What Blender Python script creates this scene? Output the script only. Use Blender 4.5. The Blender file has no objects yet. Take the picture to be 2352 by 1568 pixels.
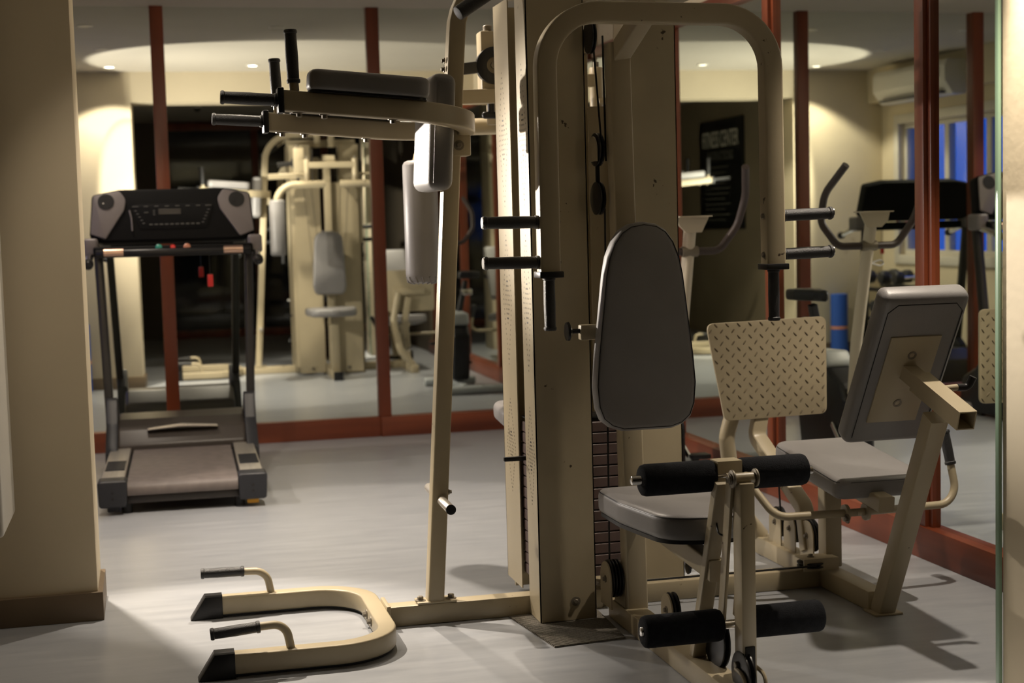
import bpy, bmesh, math, random
from mathutils import Vector, Matrix
random.seed(7)
sc = bpy.context.scene
COL = sc.collection
PI = math.pi
V = Vector

# ------------------------------------------------------------------ camera (fitted: 52.6 mm on 36 mm, 1.40 m high)
F_PX, YAW, PITCH, ROLL, EYE = 3435.0, .2397, .0791, -.0271, 1.40
fw = V((math.sin(YAW)*math.cos(PITCH), math.cos(YAW)*math.cos(PITCH), -math.sin(PITCH)))
r0 = V((math.cos(YAW), -math.sin(YAW), 0)); u0 = r0.cross(fw)
rt = r0*math.cos(ROLL) + u0*math.sin(ROLL); up = -r0*math.sin(ROLL) + u0*math.cos(ROLL)
cd = bpy.data.cameras.new('camera'); cam = bpy.data.objects.new('camera', cd); COL.objects.link(cam)
cam.matrix_world = Matrix(((rt.x, up.x, -fw.x, 0), (rt.y, up.y, -fw.y, 0), (rt.z, up.z, -fw.z, EYE), (0, 0, 0, 1)))
cd.sensor_width = 36.0; cd.lens = F_PX/2352*36; cd.clip_start = .05
cd.dof.use_dof = True; cd.dof.focus_distance = 4.75; cd.dof.aperture_fstop = 3.2
sc.camera = cam

# ------------------------------------------------------------------ world (dusk outside), view
w = bpy.data.worlds.new('dusk'); sc.world = w; w.use_nodes = True
w.node_tree.nodes['Background'].inputs[0].default_value = (.012, .085, .55, 1)
w.node_tree.nodes['Background'].inputs[1].default_value = 1.5
sc.view_settings.view_transform = 'Standard'; sc.view_settings.look = 'None'
sc.view_settings.gamma = 1.0; sc.view_settings.use_curve_mapping = False
sc.view_settings.exposure = -0.12
sc.cycles.max_bounces = 12; sc.cycles.glossy_bounces = 8; sc.cycles.diffuse_bounces = 5
sc.cycles.caustics_reflective = True; sc.cycles.caustics_refractive = False
sc.cycles.sample_clamp_indirect = 4.0; sc.cycles.use_denoising = True

# ------------------------------------------------------------------ dimensions of the place
B, R, XL, H = 9.89, 3.05, -1.29, 2.83        # mirrored back wall, mirrored right wall, gym left wall, ceiling
FW0, FW1, XP = 5.57, 5.93, -.215              # front wall (wall end on the left of the photograph)
LIN = 2.56                                    # underside of the lintel
LX, LY = -.60, -.35                           # lobby left wall, lobby end wall
BASE_H = .132
WARM = (1.0, .865, .71); LIGHT = 1.5

# ------------------------------------------------------------------ materials
def mat(name, col, rough=.5, metal=0., var=.0, scale=8., bump=0., bscale=60., spec=.5, stretch=(1, 1, 1), emit=None, es=0., coat=0., col2=None, lo=.35, hi=.65):
    m = bpy.data.materials.new(name); m.use_nodes = True
    nt = m.node_tree; b = nt.nodes['Principled BSDF']
    b.inputs['Base Color'].default_value = (*col, 1); b.inputs['Roughness'].default_value = rough
    b.inputs['Metallic'].default_value = metal; b.inputs['Specular IOR Level'].default_value = spec
    b.inputs['Coat Weight'].default_value = coat
    if emit: b.inputs['Emission Color'].default_value = (*emit, 1); b.inputs['Emission Strength'].default_value = es
    tc = nt.nodes.new('ShaderNodeTexCoord'); mp = nt.nodes.new('ShaderNodeMapping'); mp.inputs['Scale'].default_value = stretch
    nt.links.new(tc.outputs['Object'], mp.inputs[0])
    if var or col2:
        n = nt.nodes.new('ShaderNodeTexNoise'); n.inputs['Scale'].default_value = scale; n.inputs['Detail'].default_value = 6
        nt.links.new(mp.outputs[0], n.inputs[0])
        rp = nt.nodes.new('ShaderNodeValToRGB'); rp.color_ramp.elements[0].position = lo; rp.color_ramp.elements[1].position = hi
        c2 = col2 or tuple(c*(1-var) for c in col)
        rp.color_ramp.elements[0].color = (*c2, 1); rp.color_ramp.elements[1].color = (*col, 1)
        nt.links.new(n.outputs[0], rp.inputs[0]); nt.links.new(rp.outputs[0], b.inputs['Base Color'])
    if bump:
        n2 = nt.nodes.new('ShaderNodeTexNoise'); n2.inputs['Scale'].default_value = bscale; n2.inputs['Detail'].default_value = 3
        nt.links.new(mp.outputs[0], n2.inputs[0])
        bp = nt.nodes.new('ShaderNodeBump'); bp.inputs['Strength'].default_value = bump; bp.inputs['Distance'].default_value = .004
        nt.links.new(n2.outputs[0], bp.inputs['Height']); nt.links.new(bp.outputs[0], b.inputs['Normal'])
    return m

M = {}
M['paint'] = mat('cream_paint', (.385, .325, .215), .38, var=.12, scale=3, bump=.04, bscale=180)
M['tread'] = mat('worn_tread_lugs', (.19, .15, .095), .5, var=.5, scale=30)
M['pad'] = mat('grey_vinyl', (.20, .192, .19), .42, var=.1, scale=5, bump=.12, bscale=240)
M['rubber'] = mat('black_rubber', (.012, .012, .013), .42, bump=.5, bscale=420)
M['foam'] = mat('black_foam', (.013, .014, .017), .95, var=.3, scale=60, bump=.5, bscale=300, spec=.15)
M['plastic'] = mat('black_plastic', (.010, .010, .011), .36, spec=.35)
M['blacksteel'] = mat('black_steel', (.018, .017, .016), .33)
M['chrome'] = mat('chrome', (.75, .74, .72), .18, 1.)
M['bolt'] = mat('bolt_steel', (.20, .175, .135), .5, .6)
M['plate'] = mat('weight_plate_paint', (.10, .065, .058), .45, var=.3, scale=14)
M['cable'] = mat('cable_black', (.008, .008, .008), .35)
M['wood'] = mat('mahogany', (.215, .052, .019), .33, scale=5, stretch=(1, 1, .10), col2=(.105, .022, .008), lo=.3, hi=.72, bump=.06, bscale=60)
M['woodh'] = mat('mahogany_rail', (.21, .051, .019), .36, scale=5, stretch=(.16, .16, 2.2), col2=(.10, .021, .008), lo=.3, hi=.72, bump=.06, bscale=60)
M['wall'] = mat('cream_wall', (.58, .50, .355), .7, var=.08, scale=1.6, bump=.12, bscale=26)
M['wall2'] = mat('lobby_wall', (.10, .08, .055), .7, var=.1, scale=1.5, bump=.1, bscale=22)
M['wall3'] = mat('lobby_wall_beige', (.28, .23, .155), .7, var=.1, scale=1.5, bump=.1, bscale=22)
M['ceil'] = mat('ceiling_paint', (.46, .425, .36), .8, var=.07, scale=1.2)
M['skirt'] = mat('skirting_tile', (.14, .10, .06), .5, var=.15, scale=4)
M['white'] = mat('white_plastic', (.56, .54, .49), .4)
M['silver'] = mat('silver_plastic', (.20, .18, .178), .45, .2)
M['alu'] = mat('aluminium_rail', (.62, .58, .52), .34, .8, var=.12, scale=6, stretch=(12, .4, 1))
M['belt'] = mat('treadmill_belt', (.13, .108, .10), .55, var=.25, scale=18, bump=.12, bscale=300)
M['hood'] = mat('hood_plastic', (.038, .031, .026), .40)
M['dgrey'] = mat('dark_grey_plastic', (.020, .021, .025), .40, spec=.4)
M['console'] = mat('console_black', (.007, .007, .007), .6, spec=.12)
M['screen'] = mat('lcd_screen', (.022, .018, .015), .3)
M['print'] = mat('panel_print', (.07, .07, .065), .5)
M['copper'] = mat('pulse_sensor', (.62, .42, .32), .3, .9)
M['red'] = mat('red_plastic', (.75, .03, .025), .35)
M['green'] = mat('green_plastic', (.03, .30, .22), .35)
M['orange'] = mat('orange_plastic', (.60, .25, .15), .35)
M['yellow'] = mat('yellow_plastic', (.85, .42, .02), .4)
M['blue'] = mat('blue_foam', (.02, .09, .42), .6)
M['bikegrey'] = mat('bike_grey', (.33, .35, .35), .4)
M['bikepost'] = mat('bike_post_paint', (.52, .46, .36), .32)
M['bar'] = mat('handlebar_foam', (.040, .027, .024), .5)
M['board'] = mat('poster_board', (.012, .013, .012), .4)
M['chalk'] = mat('poster_print', (.85, .82, .70), .7)
M['chalk2'] = mat('poster_small_print', (.16, .16, .145), .7)
M['dark'] = mat('dark_gap', (.006, .006, .006), .6)
M['glassdark'] = mat('dark_door_glass', (.010, .012, .018), .06, coat=.3)
M['gedge'] = mat('green_glass_edge', (.20, .30, .21), .25)
M['winframe'] = mat('window_frame_white', (.52, .49, .43), .4)
M['carpet'] = mat('carpet_offcut', (.20, .182, .15), .95, var=.4, scale=160)
M['lens_on'] = mat('lamp_lens_lit', (.9, .85, .75), .4, emit=(1, .86, .66), es=22.)
M['lens_off'] = mat('lamp_lens_unlit', (.45, .42, .36), .3)

# sparse chips and rust specks in the machine paint
def speckle(m, scale, lo, hi, col):
    nt = m.node_tree; b = nt.nodes['Principled BSDF']; lk = b.inputs['Base Color'].links
    n = nt.nodes.new('ShaderNodeTexNoise'); n.inputs['Scale'].default_value = scale; n.inputs['Detail'].default_value = 4
    n2 = nt.nodes.new('ShaderNodeTexNoise'); n2.inputs['Scale'].default_value = scale*.16
    tc = nt.nodes.new('ShaderNodeTexCoord'); nt.links.new(tc.outputs['Object'], n.inputs[0]); nt.links.new(tc.outputs['Object'], n2.inputs[0])
    mu = nt.nodes.new('ShaderNodeMath'); mu.operation = 'MULTIPLY'; nt.links.new(n.outputs[0], mu.inputs[0]); nt.links.new(n2.outputs[0], mu.inputs[1])
    mr = nt.nodes.new('ShaderNodeMapRange'); mr.inputs['From Min'].default_value = lo; mr.inputs['From Max'].default_value = hi; nt.links.new(mu.outputs[0], mr.inputs[0])
    mx = nt.nodes.new('ShaderNodeMix'); mx.data_type = 'RGBA'; mx.inputs[7].default_value = (*col, 1)
    nt.links.new(mr.outputs[0], mx.inputs[0]); nt.links.new(lk[0].from_socket, mx.inputs[6]); nt.links.new(mx.outputs[2], b.inputs['Base Color'])
speckle(M['paint'], 42, .445, .47, (.045, .028, .014))
speckle(M['wall'], 9, .42, .47, (.44, .375, .265))

# mirror glass: faintly green
m = bpy.data.materials.new('mirror_glass'); m.use_nodes = True; nt = m.node_tree
b_ = nt.nodes['Principled BSDF']; b_.inputs['Base Color'].default_value = (.80, .835, .785, 1)
b_.inputs['Metallic'].default_value = 1.; b_.inputs['Roughness'].default_value = 0.
M['mirror'] = m
# window pane: clear
m = bpy.data.materials.new('window_glass'); m.use_nodes = True; nt = m.node_tree; nt.nodes.clear()
o_ = nt.nodes.new('ShaderNodeOutputMaterial'); t_ = nt.nodes.new('ShaderNodeBsdfTransparent'); g_ = nt.nodes.new('ShaderNodeBsdfGlossy')
g_.inputs['Roughness'].default_value = .02; mx = nt.nodes.new('ShaderNodeMixShader'); mx.inputs[0].default_value = .06
nt.links.new(t_.outputs[0], mx.inputs[1]); nt.links.new(g_.outputs[0], mx.inputs[2]); nt.links.new(mx.outputs[0], o_.inputs[0])
M['glass'] = m
# floor: pale grey vinyl with drawn-out streaks
m = bpy.data.materials.new('grey_vinyl_floor'); m.use_nodes = True; nt = m.node_tree; b_ = nt.nodes['Principled BSDF']
tc = nt.nodes.new('ShaderNodeTexCoord'); mp = nt.nodes.new('ShaderNodeMapping'); mp.inputs['Scale'].default_value = (.9, 6, 1)
nt.links.new(tc.outputs['Object'], mp.inputs[0])
n1 = nt.nodes.new('ShaderNodeTexNoise'); n1.inputs['Scale'].default_value = 3.; n1.inputs['Detail'].default_value = 8; n1.inputs['Roughness'].default_value = .65
nt.links.new(mp.outputs[0], n1.inputs[0])
rp = nt.nodes.new('ShaderNodeValToRGB'); rp.color_ramp.elements[0].position = .3; rp.color_ramp.elements[1].position = .75
rp.color_ramp.elements[0].color = (.25, .262, .282, 1); rp.color_ramp.elements[1].color = (.325, .335, .352, 1)
nt.links.new(n1.outputs[0], rp.inputs[0]); nt.links.new(rp.outputs[0], b_.inputs['Base Color'])
rr = nt.nodes.new('ShaderNodeMapRange'); rr.inputs['To Min'].default_value = .24; rr.inputs['To Max'].default_value = .36
nt.links.new(n1.outputs[0], rr.inputs[0]); nt.links.new(rr.outputs[0], b_.inputs['Roughness'])
M['floor'] = m

# ------------------------------------------------------------------ mesh helpers (all in world metres)
class Mb:
    def __init__(s): s.v = []; s.f = []
    def add(s, vs, fs):
        o = len(s.v); s.v += [tuple(v) for v in vs]; s.f += [tuple(i+o for i in f) for f in fs]; return s
    def box(s, x0, x1, y0, y1, z0, z1):
        return s.add([(x0, y0, z0), (x1, y0, z0), (x1, y1, z0), (x0, y1, z0), (x0, y0, z1), (x1, y0, z1), (x1, y1, z1), (x0, y1, z1)],
                     [(3, 2, 1, 0), (4, 5, 6, 7), (0, 1, 5, 4), (1, 2, 6, 5), (2, 3, 7, 6), (3, 0, 4, 7)])
    def rbox(s, x0, x1, y0, y1, z0, z1, r=.01, seg=2, mtx=None):
        bm = bmesh.new(); bmesh.ops.create_cube(bm, size=1)
        bmesh.ops.scale(bm, vec=(x1-x0, y1-y0, z1-z0), verts=bm.verts)
        bmesh.ops.bevel(bm, geom=list(bm.edges), offset=r, segments=seg, affect='EDGES', profile=.5)
        bmesh.ops.translate(bm, vec=((x0+x1)/2, (y0+y1)/2, (z0+z1)/2), verts=bm.verts)
        return s.bm(bm, mtx)
    def bm(s, bm, mtx=None):
        if mtx is not None: bmesh.ops.transform(bm, matrix=mtx, verts=bm.verts)
        bm.verts.index_update(); s.add([v.co for v in bm.verts], [[v.index for v in f.verts] for f in bm.faces]); bm.free(); return s
    def cyl(s, p0, p1, r, r1=None, seg=20, bev=0.):
        p0, p1 = V(p0), V(p1); r1 = r if r1 is None else r1
        d = (p1-p0).normalized(); a = d.orthogonal().normalized(); b = d.cross(a); L = (p1-p0).length
        prof = [(0, r), (L, r1)] if not bev else [(0, r-bev), (bev*.4, r-bev*.4), (bev, r), (L-bev, r1), (L-bev*.4, r1-bev*.4), (L, r1-bev)]
        return s.lathe(p0, d, a, b, prof, seg)
    def lathe(s, p0, d, a, b, prof, seg=20, caps=True):
        vs = []; fs = []
        for h, r in prof:
            for k in range(seg):
                t = 2*PI*k/seg; vs.append(V(p0)+d*h+(a*math.cos(t)+b*math.sin(t))*r)
        for i in range(len(prof)-1):
            for k in range(seg):
                k2 = (k+1) % seg; fs.append((i*seg+k, i*seg+k2, (i+1)*seg+k2, (i+1)*seg+k))
        if caps: fs.append(tuple(range(seg-1, -1, -1))); n = (len(prof)-1)*seg; fs.append(tuple(range(n, n+seg)))
        return s.add(vs, fs)
    def turn(s, p0, axis, prof, seg=24, caps=True):
        d = V(axis).normalized(); a = d.orthogonal().normalized(); return s.lathe(p0, d, a, d.cross(a), prof, seg, caps)
    def sweep(s, path, sec, upv=(0, 0, 1), caps=True):
        # path of points; sec = list of (side, up) offsets
        P = [V(p) for p in path]; n = len(sec); vs = []; fs = []; upv = V(upv)
        for i, p in enumerate(P):
            if i == 0: t = P[1]-P[0]; k = 1
            elif i == len(P)-1: t = P[-1]-P[-2]; k = 1
            else:
                t1 = (P[i]-P[i-1]).normalized(); t2 = (P[i+1]-P[i]).normalized(); t = t1+t2; k = 1/max(.5, math.cos(t1.angle(t2)/2))
            t = t.normalized(); sd = t.cross(upv)
            sd = sd.normalized() if sd.length > 1e-4 else t.orthogonal().normalized()
            u = sd.cross(t)
            for a, b in sec: vs.append(p+sd*a*k+u*b)
        for i in range(len(P)-1):
            for j in range(n):
                j2 = (j+1) % n; fs.append((i*n+j, i*n+j2, (i+1)*n+j2, (i+1)*n+j))
        if caps: fs.append(tuple(range(n-1, -1, -1))); o = (len(P)-1)*n; fs.append(tuple(range(o, o+n)))
        return s.add(vs, fs)
    def rtube(s, path, w, h, r=.006, upv=(0, 0, 1), caps=True): return s.sweep(path, rrect(w, h, r), upv, caps)
    def tube(s, path, r, seg=14, upv=(0, 0, 1)): return s.sweep(path, [(r*math.cos(2*PI*k/seg), r*math.sin(2*PI*k/seg)) for k in range(seg)], upv)
    def prism(s, pts, ax, a, b, bev=0., seg=3, mtx=None):
        # polygon pts (2D) extruded along axis ax from a to b; rim edges bevelled
        bm = bmesh.new()
        def mk(p, q): return {'x': (q, p[0], p[1]), 'y': (p[0], q, p[1]), 'z': (p[0], p[1], q)}[ax]
        n = len(pts); v0 = [bm.verts.new(mk(p, a)) for p in pts]; v1 = [bm.verts.new(mk(p, b)) for p in pts]
        f0 = bm.faces.new(v0); f1 = bm.faces.new(v1)
        for i in range(n): bm.faces.new((v0[i], v0[(i+1) % n], v1[(i+1) % n], v1[i]))
        bmesh.ops.recalc_face_normals(bm, faces=bm.faces)
        if bev: bmesh.ops.bevel(bm, geom=list(f0.edges)+list(f1.edges), offset=bev, segments=seg, affect='EDGES', profile=.5)
        return s.bm(bm, mtx)
    def obj(s, name, material, parent=None, bev=0., flat=False, **props):
        me = bpy.data.meshes.new(name); off = org(parent)
        me.from_pydata([(v[0]-off[0], v[1]-off[1], v[2]-off[2]) for v in s.v], [], s.f); me.update()
        bm = bmesh.new(); bm.from_mesh(me); bmesh.ops.recalc_face_normals(bm, faces=bm.faces)
        if bev: bmesh.ops.bevel(bm, geom=list(bm.edges), offset=bev, segments=2, affect='EDGES', profile=.6)
        bm.to_mesh(me); bm.free()
        if not flat:
            me.polygons.foreach_set('use_smooth', [True]*len(me.polygons)); me.set_sharp_from_angle(angle=math.radians(38))
        me.materials.append(M[material] if isinstance(material, str) else material)
        o = bpy.data.objects.new(name, me); COL.objects.link(o)
        if parent: o.parent = parent
        for k, v in props.items(): o[k] = v
        return o
def org(p):
    o = V((0, 0, 0))
    while p: o = o+V(p.location); p = p.parent
    return o
def rrect(w, h, r, seg=3):
    pts = []
    for cx, cy, a0 in ((w/2-r, h/2-r, 0), (-w/2+r, h/2-r, 90), (-w/2+r, -h/2+r, 180), (w/2-r, -h/2+r, 270)):
        for k in range(seg+1):
            a = math.radians(a0+90*k/seg); pts.append((cx+r*math.cos(a), cy+r*math.sin(a)))
    return pts
def rpoly(pts, r, seg=6):
    # round the corners of a 2-D polygon; r may be a list
    out = []; n = len(pts)
    for i in range(n):
        p, a, b = V(pts[i]), V(pts[i-1]), V(pts[(i+1) % n]); ri = r[i] if isinstance(r, (list, tuple)) else r
        d1 = (a-p).normalized(); d2 = (b-p).normalized(); ang = d1.angle(d2); L = ri/math.tan(ang/2)
        L = min(L, (a-p).length*.49, (b-p).length*.49)
        for k in range(seg+1):
            t = k/seg; out.append(tuple((p+d1*L)*(1-t)**2+p*2*t*(1-t)+(p+d2*L)*t*t))
    return out
def fillet(P, r, seg=8):
    P = [V(p) for p in P]; out = [P[0]]
    for i in range(1, len(P)-1):
        a, p, b = P[i-1], P[i], P[i+1]; d1 = (a-p).normalized(); d2 = (b-p).normalized(); ang = d1.angle(d2)
        if ang > 3.1: out.append(p); continue
        ri = r[i-1] if isinstance(r, (list, tuple)) else r
        L = min(ri/math.tan(ang/2), (a-p).length*.49, (b-p).length*.49); rr_ = L*math.tan(ang/2)
        c = p+(d1+d2).normalized()*(rr_/math.sin(ang/2)); s0 = (p+d1*L)-c; s1 = (p+d2*L)-c; th = s0.angle(s1)
        for k in range(seg+1):
            t = k/seg; out.append(c+(s0*math.sin((1-t)*th)+s1*math.sin(t*th))/math.sin(th))
    out.append(P[-1]); return out
def thing(name, label, cat, loc, group=None, rotz=0):
    o = bpy.data.objects.new(name, None); COL.objects.link(o); o.location = loc; o.rotation_euler = (0, 0, rotz); o.empty_display_size = .1
    o['label'] = label; o['category'] = cat
    if group: o['group'] = group
    return o
def struct(mb, name, material, **k): return mb.obj(name, material, kind='structure', **k)

# ------------------------------------------------------------------ room shell
struct(Mb().box(XL-.2, R+.2, LY-.2, B+.2, -.1, 0), 'floor', 'floor')
struct(Mb().box(XL-.2, R+.2, LY-.2, B+.2, H, H+.1), 'ceiling', 'ceil')
struct(Mb().box(XL-.2, R+.2, B+.03, B+.2, 0, H), 'wall_back', 'wall')
struct(Mb().box(R+.03, R+.2, LY-.2, B+.03, 0, H), 'wall_right', 'wall')
# gym left wall with a window opening
WY0, WY1, WZ0, WZ1 = 6.28, 8.55, .98, 2.27
struct(Mb().box(XL-.2, XL, FW1, WY0, 0, H).box(XL-.2, XL, WY1, B+.03, 0, H).box(XL-.2, XL, WY0, WY1, 0, WZ0).box(XL-.2, XL, WY0, WY1, WZ1, H), 'wall_left', 'wall')
# bulkhead over the window wall
struct(Mb().box(XL, XL+.16, FW1, B+.03, 2.50, H), 'trim_bulkhead', 'wall')
# front wall: the wall end seen at the left of the photograph, and the lintel across the opening
struct(Mb().box(XL-.2, XP, FW0, FW1, 0, H), 'wall_front', 'wall', bev=.006)
struct(Mb().box(XP, R+.03, FW0, FW1, LIN, H), 'wall_lintel', 'wall')
struct(Mb().box(XL-.2, XP+.018, FW0-.018, FW1+.012, 0, .105), 'baseboard_front', 'skirt', bev=.003)
# lobby
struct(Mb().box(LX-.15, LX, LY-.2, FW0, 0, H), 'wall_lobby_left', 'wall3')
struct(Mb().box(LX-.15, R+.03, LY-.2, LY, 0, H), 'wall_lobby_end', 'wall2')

# baseboards / rails carrying the mirrors
P2, P1, P0 = 1.524, .145, -1.235
for i, (x0, x1, y0) in enumerate(((P2-.03, R, B-.052), (P1, P2-.03, B-.034), (XL, P1, B-.034))):
    struct(Mb().box(x0, x1, y0, B+.03, 0, BASE_H), f'baseboard_back_{i+1}', 'woodh', bev=.004)
struct(Mb().box(R-.045, R+.03, 3.62, B-.05, 0, BASE_H), 'baseboard_right', 'woodh', bev=.004)
n_trim = 0
def post_back(x):
    global n_trim; n_trim += 1
    struct(Mb().box(x-.042, x+.042, B-.036, B+.03, BASE_H, H), f'trim_post_{n_trim}', 'wood', bev=.003)
for x in (P0, P1, P2): post_back(x)
TOPR = 2.50
for y in (8.36, 6.93, 5.43, 3.92):
    n_trim += 1
    struct(Mb().box(R-.036, R+.03, y-.035, y+.035, BASE_H, TOPR), f'trim_post_{n_trim}', 'wood', bev=.003)
    struct(Mb().box(R-.018, R+.03, y-.062, y-.035, BASE_H, TOPR), f'trim_post_{n_trim}_bead', 'wood', bev=.003)
struct(Mb().box(R-.036, R+.03, 3.62, B-.05, TOPR, TOPR+.07), 'trim_rail_1', 'woodh', bev=.003)

# mirrors: back wall panes are not quite flush, so each is turned by a fraction of a degree
def mirror(name_lab, x0, x1, y0, y1, z0, z1, rot=0., piv=None):
    mb = Mb().box(x0, x1, y0, y1, z0, z1); o = mb.obj('wall_mirror', 'mirror', flat=True, label=name_lab, category='mirror', group='wall mirrors')
    if rot:
        p = V(piv); o.matrix_world = Matrix.Translation(p) @ Matrix.Rotation(rot, 4, 'Z') @ Matrix.Translation(-p)
    return o
TILT1, TILT0 = -.010, -.021
mirror('tall wall mirror behind the treadmill, at the left end of the back wall', P0+.042, P1-.042, B, B+.006, BASE_H, H, TILT0, (P1, B, 0))
mirror('tall wall mirror on the back wall between two wood posts, beside the treadmill console', P1+.042, P2-.042, B, B+.006, BASE_H, H, TILT1, (P2, B, 0))
mirror('tall wall mirror on the back wall behind the leaning dip station upright', P2+.042, R-.006, B, B+.006, BASE_H, H)
ys = (B-.05, 8.36, 6.93, 5.43, 3.92)
labs = ('tall wall mirror on the right wall nearest the back corner, behind the weight tower',
        'tall wall mirror on the right wall behind the exercise bike handlebar',
        'tall wall mirror on the right wall behind the leg press seat',
        'tall wall mirror on the right wall beside the green glass edge')
for i in range(4): mirror(labs[i], R, R+.006, ys[i+1]+.035, ys[i]-.062 if i else ys[i], BASE_H, TOPR)

# ------------------------------------------------------------------ right foreground: wall end with a glass panel edge
JX, JY = 2.245, 3.60
struct(Mb().box(JX, JX+.11, 3.20, JY, 0, H), 'wall_jamb', 'wall', bev=.004)
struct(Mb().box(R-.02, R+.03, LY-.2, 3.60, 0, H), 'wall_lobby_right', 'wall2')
t = Mb().rbox(JX-.0145, JX-.003, JY-.004, JY+.014, .01, 2.7, .003)
t.obj('glass_panel', 'gedge', label='upright glass panel edge, green, at the right border of the photo', category='glass panel')

# ------------------------------------------------------------------ lobby end: wood-framed dark glass doors, board on the lobby wall
def lobby_glazing():
    fr = Mb()
    t = thing('glass_door', 'wood-framed dark glass entrance doors seen only in the mirror behind the treadmill', 'door', (1.2, LY, 0))
    Mb().box(.02, 2.95, LY, LY+.06, H-.12, H-.02).obj('door_header', 'wood', t, bev=.004)
    for x in (.02, 1.24, 2.15, 2.865): Mb().box(x, x+.085, LY, LY+.06, 0, H-.12).obj('door_stile', 'wood', t, bev=.004)
    for x0, x1 in ((.105, 1.24), (1.325, 2.15), (2.235, 2.865)):
        Mb().box(x0, x1, LY+.02, LY+.03, .1, H-.12).obj('door_pane', 'glassdark', t)
        Mb().box(x0, x1, LY, LY+.06, 0, .1).obj('door_rail', 'wood', t, bev=.004)
lobby_glazing()
def text_mesh(txt, size):
    c = bpy.data.curves.new('t', 'FONT'); c.body = txt; c.size = size; c.align_x = 'CENTER'; c.extrude = .001
    o = bpy.data.objects.new('t', c); COL.objects.link(o); bpy.context.view_layer.update()
    me = bpy.data.meshes.new_from_object(o.evaluated_get(bpy.context.evaluated_depsgraph_get()))
    bpy.data.objects.remove(o); bpy.data.curves.remove(c); return me
def board():
    y0, y1, z0, z1 = 2.42, 3.78, 1.26, 2.55
    t = thing('notice_board', 'large black notice board headed FITNESS CENTER, seen in the right mirror', 'notice board', (LX, (y0+y1)/2, (z0+z1)/2))
    Mb().rbox(LX+.002, LX+.03, y0, y1, z0, z1, .004).obj('board', 'board', t)
    for (txt, sz, z, wid) in (('FITNESS CENTER', .2, z1-.32, 1.12), ('INSTRUCTIONS', .12, z1-.48, .78)):
        me = text_mesh(txt, sz); xs = [v.co.x for v in me.vertices]; k = wid/(max(xs)-min(xs))
        me.transform(Matrix(((0, 0, 1, LX+.033), (k, 0, 0, (y0+y1)/2), (0, 1.35, 0, z), (0, 0, 0, 1)))); me.materials.clear(); me.materials.append(M['chalk' if wid > 1 else 'chalk2'])
        me.transform(Matrix.Translation(-V(t.location))); o = bpy.data.objects.new('lettering', me); COL.objects.link(o); o.parent = t
    for k in range(11):
        z = z1-.56-k*.062; L = random.uniform(.6, .95)
        Mb().box(LX+.03, LX+.0315, y0+.2, y0+.2+L, z-.008, z+.008).obj('text_line', 'chalk2', t)
board()
t = thing('security_camera', 'small dark dome camera under the lobby ceiling, seen in the mirror above the treadmill', 'camera', (.52, 2.1, H))
Mb().turn((.52, 2.1, H), (0, 0, -1), [(0, .05), (.02, .05), (.022, .045)]).obj('mount', 'white', t)
Mb().turn((.52, 2.1, H-.02), (0, 0, -1), [(0, .042), (.02, .038), (.035, .025), (.042, .006)]).obj('dome', 'plastic', t)

Mb().rbox(LX+.001, -.477, 5.02, 5.47, .43, 2.3, .014, 3).obj('wall_panel', 'white', label='pale rounded panel on the lobby wall at the left edge of the photo', category='panel')

# ------------------------------------------------------------------ ceiling lamps (two lit over the opening; others dark)
def downlight(x, y, lit, label, watts=0, size=126, blend=.22, r=.045, aim=None):
    t = thing('ceiling_downlight', label, 'ceiling light', (x, y, H), 'recessed ceiling downlights')
    Mb().turn((x, y, H), (0, 0, -1), [(0, r+.012), (.006, r+.010), (.008, r), (.003, r-.004)]).obj('trim_ring', 'white', t)
    Mb().cyl((x, y, H-.004), (x, y, H-.005), r-.006).obj('lens', 'lens_on' if lit else 'lens_off', t)
    def spot(wt, sz, bl, to=None):
        l = bpy.data.lights.new('spot', 'SPOT'); l.energy = wt*LIGHT; l.color = WARM; l.spot_size = math.radians(sz); l.spot_blend = bl; l.shadow_soft_size = .028
        l.cycles.use_multiple_importance_sampling = False
        o = bpy.data.objects.new('lamp', l); COL.objects.link(o); o.parent = t; o.location = (0, 0, -.02)
        if to: o.rotation_euler = (V(to)-V((x, y, H-.02))).to_track_quat('-Z', 'Y').to_euler()
    if watts: spot(watts, size, blend)
    if aim: spot(*aim)
downlight(-.36, 6.35, True, 'lit ceiling downlight nearest the left wall end, seen in the back mirror', 75, 116, .25, aim=(470, 40, .5, (.18, 5.05, 0)))
downlight(.93, 6.45, True, 'lit ceiling downlight over the dip station, seen in the back mirror above its grips', 100, 116, .25, aim=(140, 62, .16, (.93, 6.45, 0)))
downlight(-.36, 8.98, False, 'ceiling downlight above the treadmill console', 45, 100, .3)
for x, y, lab in ((-.34, 7.63, 'unlit ceiling downlight above the treadmill belt'),
                  (.975, 8.94, 'unlit ceiling downlight in front of the middle back mirror'), (2.28, 9.0, 'unlit ceiling downlight near the back right corner')):
    downlight(x, y, False, lab)
downlight(-.02, 5.10, True, 'lit lobby downlight in front of the wall end, above the picture', 34, 64, .7)
downlight(2.70, 4.50, True, 'lit lobby downlight over the leg press, above the picture', 160, 74, .5)
downlight(2.14, 3.47, True, 'added unseen downlight brightening the right wall end, above the picture', 600, 22, .6)  # added lamp: brightens the wall end where the machine blocks the level beam

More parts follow.
